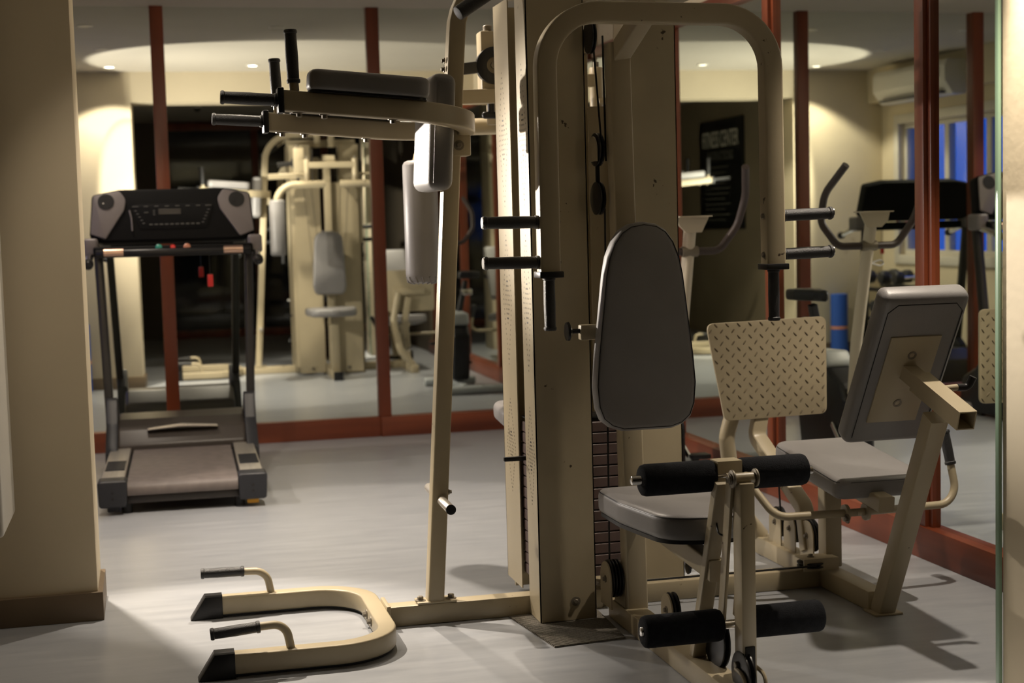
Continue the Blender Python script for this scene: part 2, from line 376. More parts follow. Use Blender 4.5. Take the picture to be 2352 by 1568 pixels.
# spotlight on a stand behind the left wall end: its level beam rakes the machine from the left
LPX, LPY, LPZ = -.95, 7.43, 1.64
SL = thing('floor_spotlight', 'black spotlight on a slim stand by the window wall, behind the left wall end', 'lamp', (LPX, LPY, 0))
Mb().turn((LPX, LPY, 0), (0, 0, 1), [(0, .12), (.012, .12), (.018, .10), (.020, .012)], 28).obj('stand_base', 'blacksteel', SL)
Mb().cyl((LPX, LPY, .018), (LPX, LPY, LPZ-.05), .011, seg=14).obj('stand_pole', 'blacksteel', SL)
aim_ = (V((1.05, 5.02, 1.53))-V((LPX, LPY, LPZ))).normalized()
Mb().turn(V((LPX, LPY, LPZ))-aim_*.11, aim_, [(0, .03), (.02, .052), (.10, .058), (.108, .058), (.106, .052), (.09, .045)], 24).obj('lamp_head', 'blacksteel', SL)
Mb().turn(V((LPX, LPY, LPZ))-aim_*.018, aim_, [(0, .044), (.004, .030)], 20).obj('lamp_lens', 'lens_on', SL)
UPZ = .42; up_aim = (V((.85, 6.72, H))-V((LPX, LPY, UPZ))).normalized()
Mb().turn(V((LPX+.06, LPY, UPZ))-up_aim*.08, up_aim, [(0, .025), (.015, .042), (.075, .048), (.08, .048), (.078, .042), (.06, .036)], 24).obj('lamp_head', 'blacksteel', SL)  # added uplight head, made up to throw the round light patch on the ceiling
Mb().cyl((LPX, LPY, UPZ-.05), (LPX+.05, LPY, UPZ-.05), .011, seg=14).obj('added_uplight_arm', 'blacksteel', SL)
wide_ = (V((R, 6.3, 1.35))-V((LPX, LPY, LPZ))).normalized()
for wt, sz, bl, av, dx, dz in ((900, 21, .9, aim_, 0, 0), (170, 120, .8, wide_, 0, 0), (400, 56, .12, up_aim, .06, UPZ-LPZ)):
    l = bpy.data.lights.new('spot', 'SPOT'); l.energy = wt*LIGHT; l.color = (1, .90, .78); l.spot_size = math.radians(sz); l.spot_blend = bl; l.shadow_soft_size = .03
    l.cycles.use_multiple_importance_sampling = False
    o = bpy.data.objects.new('lamp', l); COL.objects.link(o); o.parent = SL; o.location = V((dx, 0, LPZ+dz))+av*.01; o.rotation_euler = av.to_track_quat('-Z', 'Y').to_euler()

# ------------------------------------------------------------------ gym left wall: window, air conditioner
wn = thing('window_1', 'white framed two-light window with dusk sky, seen in the right mirror', 'window', (XL, (WY0+WY1)/2, WZ0)); wn['kind'] = 'structure'
f = .05
for y0, y1, z0, z1 in ((WY0, WY1, WZ0, WZ0+f), (WY0, WY1, WZ1-f, WZ1), (WY0, WY0+f, WZ0+f, WZ1-f), (WY1-f, WY1, WZ0+f, WZ1-f), (7.02, 7.10, WZ0+f, WZ1-f), (7.80, 7.88, WZ0+f, WZ1-f)):
    Mb().box(XL-.12, XL-.05, y0, y1, z0, z1).obj('window_frame', 'winframe', wn, bev=.003)
for y0, y1 in ((WY0+f, 7.02), (7.10, 7.80), (7.88, WY1-f)): Mb().box(XL-.09, XL-.086, y0, y1, WZ0+f, WZ1-f).obj('window_pane', 'glass', wn)
for y0, y1, z0, z1 in ((WY0-.09, WY0, WZ0-.09, WZ1+.09), (WY1, WY1+.09, WZ0-.09, WZ1+.09), (WY0, WY1, WZ1, WZ1+.09), (WY0, WY1, WZ0-.09, WZ0)):
    Mb().box(XL+.001, XL+.018, y0, y1, z0, z1).obj('window_casing', 'winframe', wn, bev=.003)
ac = thing('air_conditioner', 'white split air conditioner high on the window wall, seen in the right mirror', 'air conditioner', (XL+.16, 7.1, 2.42))
prof = rpoly([(XL+.162, 2.44), (XL+.162, 2.75), (XL+.36, 2.75), (XL+.385, 2.70), (XL+.385, 2.56), (XL+.30, 2.44)], .03)
Mb().prism([(p[0], p[1]) for p in prof], 'y', 6.45, 7.75, .006, 2).obj('casing', 'white', ac)
Mb().box(XL+.25, XL+.372, 6.55, 7.65, 2.455, 2.475).obj('louvre', 'dgrey', ac)
Mb().box(XL+.388, XL+.390, 7.58, 7.66, 2.60, 2.68).obj('sticker', 'dgrey', ac)

# ------------------------------------------------------------------ multi-station gym
G = thing('multi_gym', 'large cream multi-station weight machine with grey pads in the middle of the room', 'exercise machine', (1.61, 5.10, 0))
def bolt(p, d, parent, r=.011, h=.010, wash=.018, m='bolt'):
    p, d = V(p), V(d).normalized(); a = d.orthogonal().normalized(); b = d.cross(a)
    mb = Mb().lathe(p, d, a, b, [(-.002, wash), (.002, wash), (.0025, r)], 16)
    mb.lathe(p, d, a, b, [(.002, r), (h, r), (h+.002, r*.8)], 6)
    return mb.obj('bolt', m, parent)
def grip(p0, p1, parent, r=.0185, name='grip', disc=False):
    p0, p1 = V(p0), V(p1); L = (p1-p0).length
    prof = [(0, r*1.05), (.004, r*1.12), (.010, r*1.12), (.013, r*.98), (L*.3, r*1.0), (L*.5, r*1.03), (L*.8, r*.98), (L-.013, r*.97), (L-.010, r*1.12), (L-.004, r*1.12), (L, r*1.0)]
    o = Mb().turn(p0, p1-p0, prof, 24).obj(name, 'rubber', parent)
    if disc:
        d = (p1-p0).normalized(); Mb().cyl(p1-d*.001, p1+d*.0035, r*.92, seg=20).obj('tube_end', 'chrome', parent)
    return o
def pulley(c, axis, rad, parent, th=.022, name='pulley', cheeks=None, zb=None):
    c = V(c); d = V(axis).normalized(); h = th/2
    o = Mb().turn(c-d*h, d, [(0, rad*.25), (0, rad*.9), (.002, rad), (.006, rad), (h, rad*.86), (th-.006, rad), (th-.002, rad), (th, rad*.9), (th, rad*.25)], 28).obj(name, 'plastic', parent)
    return o
def cheek(c, sx, rad, zb, parent, th=.005):
    # bracket side plate: round top, straight down to zb, normal X
    c = V(c); pts = [(c.y+rad*math.cos(a), c.z+rad*math.sin(a)) for a in [PI*k/14 for k in range(15)]]
    pts = [(c.y+rad, zb)]+pts+[(c.y-rad, zb)]
    o = Mb().prism(pts, 'x', c.x+sx-th/2, c.x+sx+th/2).obj('pulley_bracket', 'paint', parent); bolt((c.x+sx-(th/2 if sx < 0 else -th/2), c.y, c.z), (-1 if sx < 0 else 1, 0, 0), parent, .008, .008, .013); return o

# ---- base frame
def beam(x0, x1, y0, y1, z0=0, z1=.072, name='base_beam'): return Mb().rbox(x0, x1, y0, y1, z0, z1, .006).obj(name, 'paint', G)
beam(.775, 1.56, 5.098, 5.168)
b_front = beam(1.545, 1.625, 3.90, 4.99)
b_cross = beam(1.56, 2.425, 5.120, 5.190)
b_long = beam(2.425, 2.50, 4.74, 5.80)
b_rear = beam(1.575, 1.655, 5.16, 6.12)
Mb().rbox(1.571, 1.659, 6.10, 6.135, 0, .08, .006).obj('end_cap', 'plastic', G)
foot = Mb().rbox(1.36, 1.87, 3.84, 3.905, 0, .05, .005).obj('front_foot', 'paint', G)
bolt((1.544, 4.50, .045), (-1, 0, 0), G); bolt((1.544, 4.62, .035), (-1, 0, 0), G)

# ---- dip station: floor loop
loop = fillet([(.215, 5.462, .044), (.735, 5.462, .044), (.735, 4.702, .044), (.215, 4.702, .044)], .19, 10)
dl = Mb().rtube(loop, .06, .064, .007).obj('dip_floor_loop', 'paint', G)
Mb().rtube([V(p)-V((0, 0, .036)) for p in loop], .040, .010, .002).obj('rubber_skid', 'plastic', dl)
for y in (5.462, 4.702):
    pts = [(.107, 0), (.222, 0), (.222, .082), (.160, .082)]
    Mb().prism(pts, 'y', y-.034, y+.034, .004, 2).obj('foot_cap', 'plastic', dl)
    Mb().tube(fillet([(.40, y, .07), (.385, y, .155), (.27, y, .160 if y > 5 else .150)], .075, 10), .0135, 14, (0, 1, 0)).obj('floor_handle', 'paint', dl)
    grip((.305, y, .160 if y > 5 else .151), (.150, y, .163 if y > 5 else .140), dl, .0175)
for dy in (-.05, .05): bolt((.704, 5.09+dy, .045), (-1, 0, 0), dl, .010, .012)
Mb().rbox(.764, .779, 5.06, 5.205, .006, .085, .003).obj('joint_plate', 'paint', dl)

# ---- dip station: upright (leaning) with curved top
up_path = [(.947, 5.133, .075), (1.020, 5.133, 1.12), (1.072, 5.133, 1.90), (1.079, 5.133, 2.0)]
up_path += [(1.083+.26*(1-math.cos(a)), 5.133, 2.05+.25*math.sin(a)) for a in [PI/2*k/9 for k in range(0, 10)]] + [(1.62, 5.133, 2.305)]
up_ = Mb().rtube(up_path, .058, .066, .007, (0, 1, 0)).obj('dip_upright', 'paint', G)
Mb().rbox(.880, 1.02, 5.095, 5.172, .0725, .080, .003).obj('base_plate', 'paint', up_)
for x in (.895, 1.005): bolt((x, 5.128, .080), (0, 0, 1), up_, .011, .014, .019)
fpg = Mb().cyl((.978, 4.945, .432), (.974, 5.330, .445), .0165, seg=18, bev=.002).obj('foot_peg', 'alu', up_)
Mb().cyl((.978, 4.940, .432), (.978, 4.948, .432), .0175, seg=18).obj('peg_cap', 'plastic', up_)
bolt((1.007, 5.118, .462), (1, 0, 0), up_, .007, .008, .010)
Mb().rbox(1.028, 1.118, 5.094, 5.172, 1.635, 1.745, .006).obj('arm_bracket', 'paint', up_)
bolt((1.075, 5.094, 1.672), (0, -1, 0), up_, .010, .008)
for z in (1.965, 1.935, 1.90): bolt((1.036+(z-1.9)*.07, 5.133, z), (-1, 0, 0), up_, .007, .008, .010)
Mb().cyl((1.062, 4.985, 2.105), (1.215, 5.02, 2.205), .0255, seg=22, bev=.003).obj('chin_grip', 'rubber', up_)
Mb().cyl((1.20, 5.017, 2.197), (1.34, 5.133, 2.29), .016, seg=14).obj('chin_bar', 'paint', up_)

# ---- dip station: U arm
def armz(x): return 1.805-.082*(x-.43)
YN, YF = 4.805, 5.405
cx_, rad_ = .815, .285
arc = [(cx_+rad_*math.cos(a), (YN+YF)/2+(YF-YN)/2*math.sin(a)) for a in [PI/2-PI*k/24 for k in range(25)]]
upts = [(.445, YF)]+arc+[(.445, YN)]
arm = Mb().rtube([(x, y, armz(x)-.024*(y-YN)/(YF-YN)) for x, y in upts], .056, .066, .007).obj('dip_arm', 'paint', G)
for y in (YN, YF):
    dz_ = -.024 if y == YF else 0.; z = armz(.44)+dz_
    Mb().rbox(.432, .452, y-.034, y+.034, z-.040, z+.040, .004).obj('end_cap', 'plastic', arm)
    grip((.434, y, z+.002), (.256, y, z+.012), arm, .0195)
    Mb().cyl((.488, y, z+.03), (.486, y, z+.062), .0155, seg=18).obj('grip_post', 'paint', arm)
    grip((.486, y, z+.055), (.481, y, z+.222), arm, .0195)
    mt = Matrix.Translation((.72, y, armz(.72)+.033+dz_)) @ Matrix.Rotation(math.radians(4.7), 4, 'Y')
    pad = Mb().prism(rpoly([(-.195, -.062), (.195, -.062), (.195, .062), (-.195, .062)], .045), 'z', .002, .072, .020, 4, mt).obj('arm_pad', 'pad', arm)
    Mb().prism(rpoly([(-.19, -.056), (.19, -.056), (.19, .056), (-.19, .056)], .04), 'z', -.0005, .006, 0, 1, mt).obj('pad_board', 'plastic', arm)
    for x in (.50, .58, .80): bolt((x, y, armz(x)-.033+dz_), (0, 0, -1), arm, .010, .012, .017 if x > .55 else .024)
# back pad between the arms
mt = Matrix.Translation((.992, 5.10, 1.71)) @ Matrix.Rotation(math.radians(3.6), 4, 'Y')
bp = Mb().rbox(-.047, .042, -.155, .155, -.195, .195, .032, 4, mt).obj('dip_back_pad', 'pad', G)
Mb().rtube([mt @ V(p) for p in ((-.028, -.1565, -.172), (-.028, -.1565, .172))], .003, .003, .001).obj('seam', 'pad', bp)
Mb().box(1.02, 1.045, 5.10, 5.16, 1.60, 1.83).obj('pad_plate', 'paint', bp)

# ---- weight tower shrouds
TZ = 2.19
def channel(name, x0, x1, y0, y1, z0, z1, sides, th=.004, bend=.0):
    mb = Mb()
    if 'l' in sides: mb.box(x0, x0+th, y0, y1, z0, z1)
    if 'r' in sides: mb.box(x1-th, x1, y0, y1, z0, z1)
    if 'f' in sides: mb.box(x0, x1, y0, y0+th, z0, z1)
    if 'b' in sides: mb.box(x0, x1, y1-th, y1, z0, z1)
    return mb.obj(name, 'paint', G)
sh1 = channel('front_shroud', 1.286, 1.490, 4.952, 5.098, .009, TZ, 'lfr')
sh2 = channel('rear_shroud', 1.286, 1.490, 5.205, 5.425, .074, TZ, 'lbr')
sh3 = channel('right_shroud', 1.758, 1.948, 5.300, 5.455, .0, TZ, 'lfrb')
for s_ in (sh1, sh2): pass
bolt((1.415, 4.952, .075), (0, -1, 0), sh1, .009, .006, .017)
def holes(xp, yc, zc, parent, hh, hw):
    # perforated diamond: a tall outline with a denser small diamond in the middle
    mb = Mb(); rr_ = .0022; x = xp-.0004
    def dot(y, z): mb.add([(x, y-rr_, z-rr_*1.4), (x, y+rr_, z-rr_*1.4), (x, y+rr_, z+rr_*1.4), (x, y-rr_, z+rr_*1.4), (x-.0003, y, z)], [(0, 1, 4), (1, 2, 4), (2, 3, 4), (3, 0, 4)])
    n = 13
    for k in range(-n, n+1):
        z = zc+hh*k/n; wd = hw*(1-abs(k)/n)
        if wd < .003: dot(yc, z)
        else: dot(yc-wd, z); dot(yc+wd, z)
    for k in range(-5, 6):
        z = zc+hh*.36*k/5; wd = hw*.62*(1-abs(k)/5)
        for q in ((-1, -.34, .34, 1) if abs(k) < 5 else (0,)): dot(yc+wd*q, z)
    return mb.obj('perforation', 'dark', parent, flat=True, kind='stuff')
for par, yc, hw in ((sh1, 5.025, .050), (sh2, 5.312, .062)):
    for zc, hh in ((1.70, .24), (1.12, .235), (.585, .17)): holes(1.286, yc, zc, par, hh, hw)
top_cap = Mb().rbox(1.286, 1.95, 5.13, 5.20, TZ-.01, TZ+.06, .006).obj('tower_top_beam', 'paint', G)

# ---- weight stack
for k in range(14):
    z = .13+k*.040
    pl = Mb().rbox(1.300, 1.632, 5.062, 5.222, z, z+.037, .003, 1).obj('weight_plate', 'plate', G)
for x in (1.40, 1.53): Mb().cyl((x, 5.142, .06), (x, 5.142, 2.18), .011, seg=12).obj('guide_rod', 'chrome', G)
Mb().rbox(1.215, 1.33, 5.136, 5.152, .552, .568, .003).obj('selector_pin', 'plastic', G)
Mb().rbox(1.30, 1.632, 5.07, 5.215, .70, .705, .001).obj('stack_top', 'plastic', G)

# ---- press station: column, arm
col = Mb().rtube([(1.592, 4.83, .07), (1.572, 4.84, 1.99)], .074, .07, .007, (0, 1, 0)).obj('press_column', 'paint', G)
Mb().rtube([(1.567, 4.86, 1.93), (1.62, 4.64, 2.085)], .06, .06, .006, (0, 0, 1)).obj('arm_link', 'paint', col)
pa_path = fillet([(1.258, 4.625, 1.238), (1.262, 4.625, 2.062), (2.028, 4.625, 2.055), (2.032, 4.625, 1.236)], .175, 12)
pa = Mb().rtube(pa_path, .066, .062, .007, (0, 1, 0)).obj('press_arm', 'paint', G)
for x, s in ((1.258, -1), (2.032, 1)):
    Mb().rbox(x-.040, x+.040, 4.585, 4.665, 1.222, 1.242, .003).obj('end_cap', 'plastic', pa)
    grip((x, 4.625, 1.226), (x, 4.625, 1.052), pa, .0185)
    for z in (1.400, 1.272):
        grip((x+s*.031, 4.625, z), (x+s*.212, 4.625, z+(.004 if s > 0 else .002)), pa, .0195, disc=True)
        bolt((x-s*.031, 4.625, z), (-s, 0, 0), pa, .009, .008, .014)

# ---- press station: backrest and seat
zs = [(.702, .085), (.715, .125), (.74, .155), (.78, .170), (.85, .176), (.95, .168), (1.10, .150), (1.22, .136), (1.28, .124), (1.33, .104), (1.365, .078), (1.385, .045), (1.392, .0)]
xc = 1.600
def backrest_outline(xc, k=1., dz=0.): return [(xc+x*k, z+dz) for z, x in zs]+[(xc-x*k, z+dz) for z, x in zs[-2::-1]]
br = Mb().prism(backrest_outline(xc), 'y', 4.675, 4.748, .022, 4).obj('backrest', 'pad', G)
sm = [(x*.965+xc*.035, 4.6795, (z-1.045)*.972+1.045) for x, z in backrest_outline(xc)]
Mb().tube(sm+[sm[0]], .0018, 6, (0, 1, 0)).obj('seam', 'plastic', br)
Mb().rbox(1.40, 1.60, 4.755, 4.795, 1.005, 1.055, .004).obj('backrest_bracket', 'paint', br)
Mb().rbox(1.50, 1.67, 4.746, 4.76, .85, 1.25, .003).obj('backrest_plate', 'paint', br)
Mb().turn((1.372, 4.775, 1.035), (-1, 0, 0), [(-.045, .008), (0, .008), (.002, .02), (.010, .032), (.018, .030), (.022, .012)], 20).obj('adjust_knob', 'plastic', br)
so = rpoly([(1.405, 4.66), (1.405, 4.42), (1.45, 4.12), (1.62, 4.07), (1.745, 4.12), (1.79, 4.42), (1.79, 4.66)], [.05, .18, .12, .1, .12, .18, .05], 6)
seat = Mb().prism(so, 'z', .447, .527, .022, 4).obj('seat', 'pad', G)
Mb().prism([(x*.97+1.6*.03, y*.97+4.36*.03) for x, y in so], 'z', .440, .452).obj('seat_board', 'plastic', seat)
ss = [(x*.985+1.6*.015, y*.985+4.36*.015, .518) for x, y in so]
Mb().tube(ss+[ss[0]], .0018, 6).obj('seam', 'plastic', seat)
Mb().rtube([(1.59, 4.81, .415), (1.595, 4.06, .365)], .05, .065, .006).obj('seat_beam', 'paint', G)

# ---- leg extension
PXc = 1.612
post = Mb().rbox(PXc-.021, PXc+.023, 3.868, 3.930, .05, .655, .005).obj('leg_extension_post', 'paint', G)
Mb().cyl((PXc-.026, 3.90, .665), (PXc+.032, 3.90, .665), .0165, seg=20).obj('pivot_tube', 'paint', post)
for x in (PXc-.036, PXc+.034): Mb().cyl((x, 3.90, .665), (x+.008, 3.90, .665), .026, seg=24, bev=.002).obj('pivot_washer', 'bolt', post)
bolt((PXc-.038, 3.90, .665), (-1, 0, 0), post, .012, .008, .016)
st = Mb().rtube([(1.585, 4.215, .06), (1.583, 3.985, .645)], .036, .045, .005, (1, 0, 0)).obj('leg_extension_strut', 'paint', G)
lev = Mb().rtube([(1.585, 3.925, .670), (1.590, 4.020, .235)], .010, .042, .002, (0, 1, 0)).obj('swing_lever', 'paint', G)
Mb().rtube([(1.640, 3.925, .670), (1.636, 4.020, .235)], .010, .042, .002, (0, 1, 0)).obj('lever_plate', 'paint', lev)
Mb().box(1.575, 1.650, 3.995, 4.055, .665, .700).obj('lever_top_plate', 'paint', lev)
Mb().tube(fillet([(1.578, 4.02, .52), (1.572, 3.99, .49), (1.60, 3.98, .485)], .012, 5), .003, 8).obj('lever_clip', 'blacksteel', lev)
def roller(y, z, x0, x1, xa, xb, r, par, e0=.028, e1=.022):
    Mb().cyl((x0-e0, y, z+.002), (x1+e1, y, z-.004), .0135, seg=18, bev=.002).obj('roller_rod', 'chrome', par)
    for a, b in ((x0, xa), (xb, x1)):
        Mb().turn((a, y, z), (b-a, 0, 0), [(0, r*.35), (0, r*.80), (.004, r*.93), (.014, r), (b-a-.014, r), (b-a-.004, r*.93), (b-a, r*.80), (b-a, r*.35)], 32).obj('foam_roller', 'foam', par)
roller(4.030, .655, 1.352, 1.862, 1.575, 1.650, .0465, lev)
roller(3.990, .225, 1.335, 1.888, 1.575, 1.650, .047, lev, .006, -.01)
pulley((1.600, 3.885, .035+.07), (1, 0, 0), .068, post, .024)
Mb().rbox(PXc-.014, PXc+.016, 3.864, 3.870, .06, .19, .002).obj('post_slot', 'dark', post)
for x in (PXc-.030, PXc+.032): Mb().tube(fillet([(x, 3.90, .12), (x, 3.835, .115), (x, 3.825, .03)], .03, 6), .006, 8, (1, 0, 0)).obj('cable_guard', 'paint', post)
bolt((PXc-.021, 3.90, .13), (-1, 0, 0), post, .012, .010, .014)
bolt((1.566, 4.17, .165), (-1, 0, 0), st, .012, .010, .014)
pulley((1.612, 4.12, .145), (1, 0, 0), .085, st, .026)
pulley((1.592, 4.45, .155), (1, 0, 0), .055, G, .024)
cheek((1.592, 4.45, .155), -.018, .052, .07, G)
Mb().tube([(1.605, 4.42, .13), (1.61, 4.13, .07)], .004, 8).obj('cable', 'chrome', G)

# ---- pulleys in the tower gap, cables
for z in (1.64, 1.475):
    p_ = pulley((1.515, 4.905, z), (1, .05, 0), .056, G, .022)
cheek((1.500, 4.905, 1.64), 0, .045, 1.60, G)
Mb().rbox(1.508, 1.522, 4.90, 4.912, 1.50, 1.62, .002).obj('pulley_block', 'blacksteel', G)
pulley((1.497, 4.90, 2.02), (1, 0, 0), .058, G, .018)
Mb().tube([(1.500, 4.88, 2.02), (1.520, 4.87, 1.66)], .0035, 8, (0, 1, 0)).obj('cable', 'cable', G)
Mb().tube([(1.535, 4.88, 2.02), (1.535, 4.87, 1.60)], .0035, 8, (0, 1, 0)).obj('cable', 'cable', G)
Mb().tube([(1.530, 4.88, 1.44), (1.525, 4.90, .20)], .0035, 8, (0, 1, 0)).obj('cable', 'cable', G)
for dx in (0, .022): pulley((1.518+dx, 4.875, .165), (1, 0, 0), .066, G, .018)
cheek((1.518, 4.875, .165), -.014, .060, .07, G); cheek((1.540, 4.875, .165), .014, .060, .07, G)

# ---- rear butterfly station (seen in the back mirror)
def rear_panel(x0, x1, sgn):
    r = [.0, .0, .16 if sgn > 0 else .02, .16 if sgn < 0 else .02]
    pts = rpoly([(x0, .02), (x1, .02), (x1, 1.83), (x0, 1.83)], [.001, .001, .15 if sgn > 0 else .01, .15 if sgn < 0 else .01], 8)
    o = Mb().prism(pts, 'y', 5.462, 5.480).obj('rear_cover', 'paint', G)
    for k in (0, 1):
        xa = (x0+.09+.07*k) if sgn < 0 else (x1-.09-.07*k); xb = xa+(.075 if sgn < 0 else -.075)
        Mb().rtube([(xa, 5.481, 1.80), (xb, 5.481, .85)], .004, .004, .001, (0, 1, 0)).obj('cover_groove', 'bolt', o)
    bolt(((x0+x1)/2, 5.48, .06), (0, 1, 0), o); return o
rear_panel(1.325, 1.565, -1); rear_panel(1.655, 1.925, 1)
rc = Mb().rbox(1.600, 1.665, 5.485, 5.555, .075, 2.03, .006).obj('rear_column', 'paint', G)
Mb().prism(rpoly([(1.475, .77), (1.755, .77), (1.772, .86), (1.745, 1.37), (1.485, 1.37), (1.455, .86)], [.08, .08, .05, .11, .11, .05], 6), 'y', 5.60, 5.672, .024, 4).obj('rear_backrest', 'pad', G)
Mb().rbox(1.585, 1.645, 5.55, 5.60, .95, 1.12, .004).obj('rear_backrest_bracket', 'paint', rc)
rso = rpoly([(1.42, 5.72), (1.45, 6.10), (1.62, 6.15), (1.79, 6.10), (1.82, 5.72)], [.05, .12, .1, .12, .05], 6)
rso = [((x-1.62)*1.22+1.60, y) for x, y in rso]
Mb().prism(rso, 'z', .585, .660, .024, 4).obj('rear_seat', 'pad', G)
Mb().rbox(1.578, 1.652, 5.89, 5.965, .07, .59, .006).obj('rear_seat_post', 'paint', G)
Mb().rtube([(1.615, 5.56, .50), (1.615, 5.89, .55)], .05, .05, .005).obj('rear_seat_brace', 'paint', G)
yb = Mb().rtube([(1.63, 5.48, 2.06), (1.63, 5.98, 2.03)], .07, .06, .006).obj('butterfly_beam', 'paint', G)
Mb().rtube([(1.40, 5.98, 1.975), (1.86, 5.98, 1.975)], .05, .055, .006).obj('butterfly_crossbar', 'paint', yb)
for s, x in ((-1, 1.41), (1, 1.85)):
    Mb().cyl((x, 5.98, 1.80), (x, 5.98, 2.03), .028, seg=18, bev=.003).obj('butterfly_pivot', 'paint', yb)
    Mb().cyl((x, 5.98, 2.03), (x, 5.98, 2.052), .012, seg=10).obj('pivot_bolt', 'bolt', yb)
    xe = 1.118 if s < 0 else 2.10
    ba = Mb().tube(fillet([(1.56 if s < 0 else 1.70, 6.03, 1.80), (xe, 6.08, 1.795), (xe, 6.09, 1.30)], .17, 10), .034, 18, (0, 1, 0)).obj('butterfly_arm', 'paint', G)
    r = .071
    Mb().turn((xe, 6.09, 1.665), (0, 0, -1), [(0, .03), (0, r*.72), (.006, r*.9), (.020, r), (.46, r), (.485, r*.96), (.497, r*.86), (.503, r*.6), (.495, .03)], 28).obj('butterfly_pad', 'pad', ba)
    for k in range(14):
        a = 2*PI*k/14; Mb().tube([(xe+math.cos(a)*r*.98, 6.09+math.sin(a)*r*.98, 1.19), (xe+math.cos(a+.1)*r*.9, 6.09+math.sin(a+.1)*r*.9, 1.168), (xe+math.cos(a)*r*.62, 6.09+math.sin(a)*r*.62, 1.161)], .004, 6, (1, 1, 0)).obj('pad_pleat', 'pad', ba)
    Mb().cyl((x, 5.955, 1.89), (x-s*-.26, 5.955, 1.895), .014, seg=12, bev=.002).obj('pulley_axle', 'paint', yb)
# pulley, lug and knob to the left of the tower top
Mb().rtube([(1.30, 5.72, 2.005), (1.16, 5.72, 1.990)], .03, .045, .005).obj('side_arm', 'blacksteel', G)
Mb().rtube([(1.42, 5.72, 1.895), (1.07, 5.72, 1.885)], .05, .055, .006).obj('side_arm_lower', 'paint', G)
lug = Mb().rbox(1.305, 1.40, 5.72, 5.80, 1.87, 2.145, .008).obj('pulley_lug', 'paint', G)
Mb().turn((1.355, 5.70, 2.01), (0, 1, 0), [(0, .032), (0, .066), (.004, .072), (.03, .072), (.034, .066), (.034, .032)], 30, False).obj('guide_wheel', 'plastic', lug)
Mb().cyl((1.352, 5.705, 2.01), (1.352, 5.69, 2.01), .014, seg=16).obj('wheel_axle', 'bolt', lug)
Mb().cyl((1.345, 5.745, 1.87), (1.345, 5.745, 1.83), .014, seg=12).obj('knob_stem', 'plastic', lug)
Mb().rbox(1.308, 1.385, 5.73, 5.76, 1.808, 1.835, .011, 3).obj('knob_bar', 'plastic', lug)
Mb().cyl((1.342, 5.755, 2.145), (1.342, 5.755, 2.17), .018, seg=12, bev=.005).obj('lug_nut', 'bolt', lug)
# top pulley bracket over the tower
tp = Mb().rbox(1.545, 1.60, 5.27, 5.33, TZ-.02, 2.36, .005).obj('lat_bracket', 'paint', G)
Mb().rbox(1.68, 1.735, 5.27, 5.33, TZ-.02, 2.36, .005).obj('lat_bracket', 'paint', G)
pulley((1.64, 5.30, 2.33), (1, 0, 0), .065, tp, .024)
Mb().cyl((1.53, 5.30, 2.33), (1.75, 5.30, 2.33), .010, seg=10).obj('lat_axle', 'yellow', tp)

# ---- leg press
LXc = 2.475
sp = Mb().rbox(2.445, 2.512, 5.115, 5.185, .072, .44, .006).obj('leg_press_seat_post', 'paint', G)
Mb().rtube([(2.478, 5.32, .445), (2.478, 4.70, .385)], .06, .055, .006).obj('leg_press_seat_beam', 'paint', G)
tilt = math.atan2(.063, .56)
mt = Matrix.Translation((2.505, 5.06, .502)) @ Matrix.Rotation(tilt, 4, 'X')
lso = rpoly([(-.18, -.30), (.18, -.30), (.18, .28), (-.18, .28)], [.05, .05, .07, .07], 6)
ls = Mb().prism(lso, 'z', -.075, 0, .022, 4, mt).obj('leg_press_seat', 'pad', G)
sq = [mt @ V((x*.985, y*.985, -.012)) for x, y in lso]; Mb().tube(sq+[sq[0]], .0018, 6).obj('seam', 'plastic', ls)
# backrest with board and square arm
rec = math.radians(31)
mb_ = Matrix.Translation((LXc, 4.545, .862)) @ Matrix.Rotation(rec, 4, 'X')   # local z along the pad, local y towards the user
lb = Mb().rbox(-.158, .158, .002, .085, -.308, .308, .030, 4, mb_).obj('leg_press_backrest', 'pad', G)
hem = [mb_ @ V(p) for p in ((-.135, .0015, -.27), (-.135, .0015, .245), (-.105, .0015, .275), (.105, .0015, .275), (.135, .0015, .245), (.135, .0015, -.27))]
Mb().tube(hem, .0016, 6, (0, 1, 0)).obj('seam', 'plastic', lb)
Mb().rbox(-.098, .086, -.004, .004, -.205, .150, .002, 2, mb_).obj('backrest_board', 'paint', lb)
for z in (.075, -.125): 
    p = mb_ @ V((-.004, -.004, z)); d = mb_.to_3x3() @ V((0, -1, 0)); Mb().turn(p, d, [(-.001, .016), (.002, .016), (.001, .009), (-.002, .009)], 18).obj('board_bolt', 'bolt', lb)
def hollow(p0, p1, w_, th=.004):
    p0, p1 = V(p0), V(p1); t_ = (p1-p0).normalized(); sd = V((1, 0, 0)); u = sd.cross(t_).normalized(); h = w_/2; mb = Mb()
    vs = [p+sd*a*q+u*b*q for p in (p0, p1) for q in (h, h-th) for a, b in ((-1, -1), (1, -1), (1, 1), (-1, 1))]
    fs = []
    for k in range(4):
        k2 = (k+1) % 4; fs += [(k, k2, 8+k2, 8+k), (4+k2, 4+k, 12+k, 12+k2), (k, 4+k, 4+k2, k2), (8+k2, 12+k2, 12+k, 8+k)]
    return mb.add(vs, fs)
p0 = V((2.475, 4.545, .868)); d = (V((2.475, 4.172, .746))-p0).normalized()
sa = hollow(p0+d*.085, p0+d*.395, .062).obj('backrest_arm', 'paint', G)
hollow(p0, p0+d*.15, .050).obj('arm_insert', 'paint', sa)
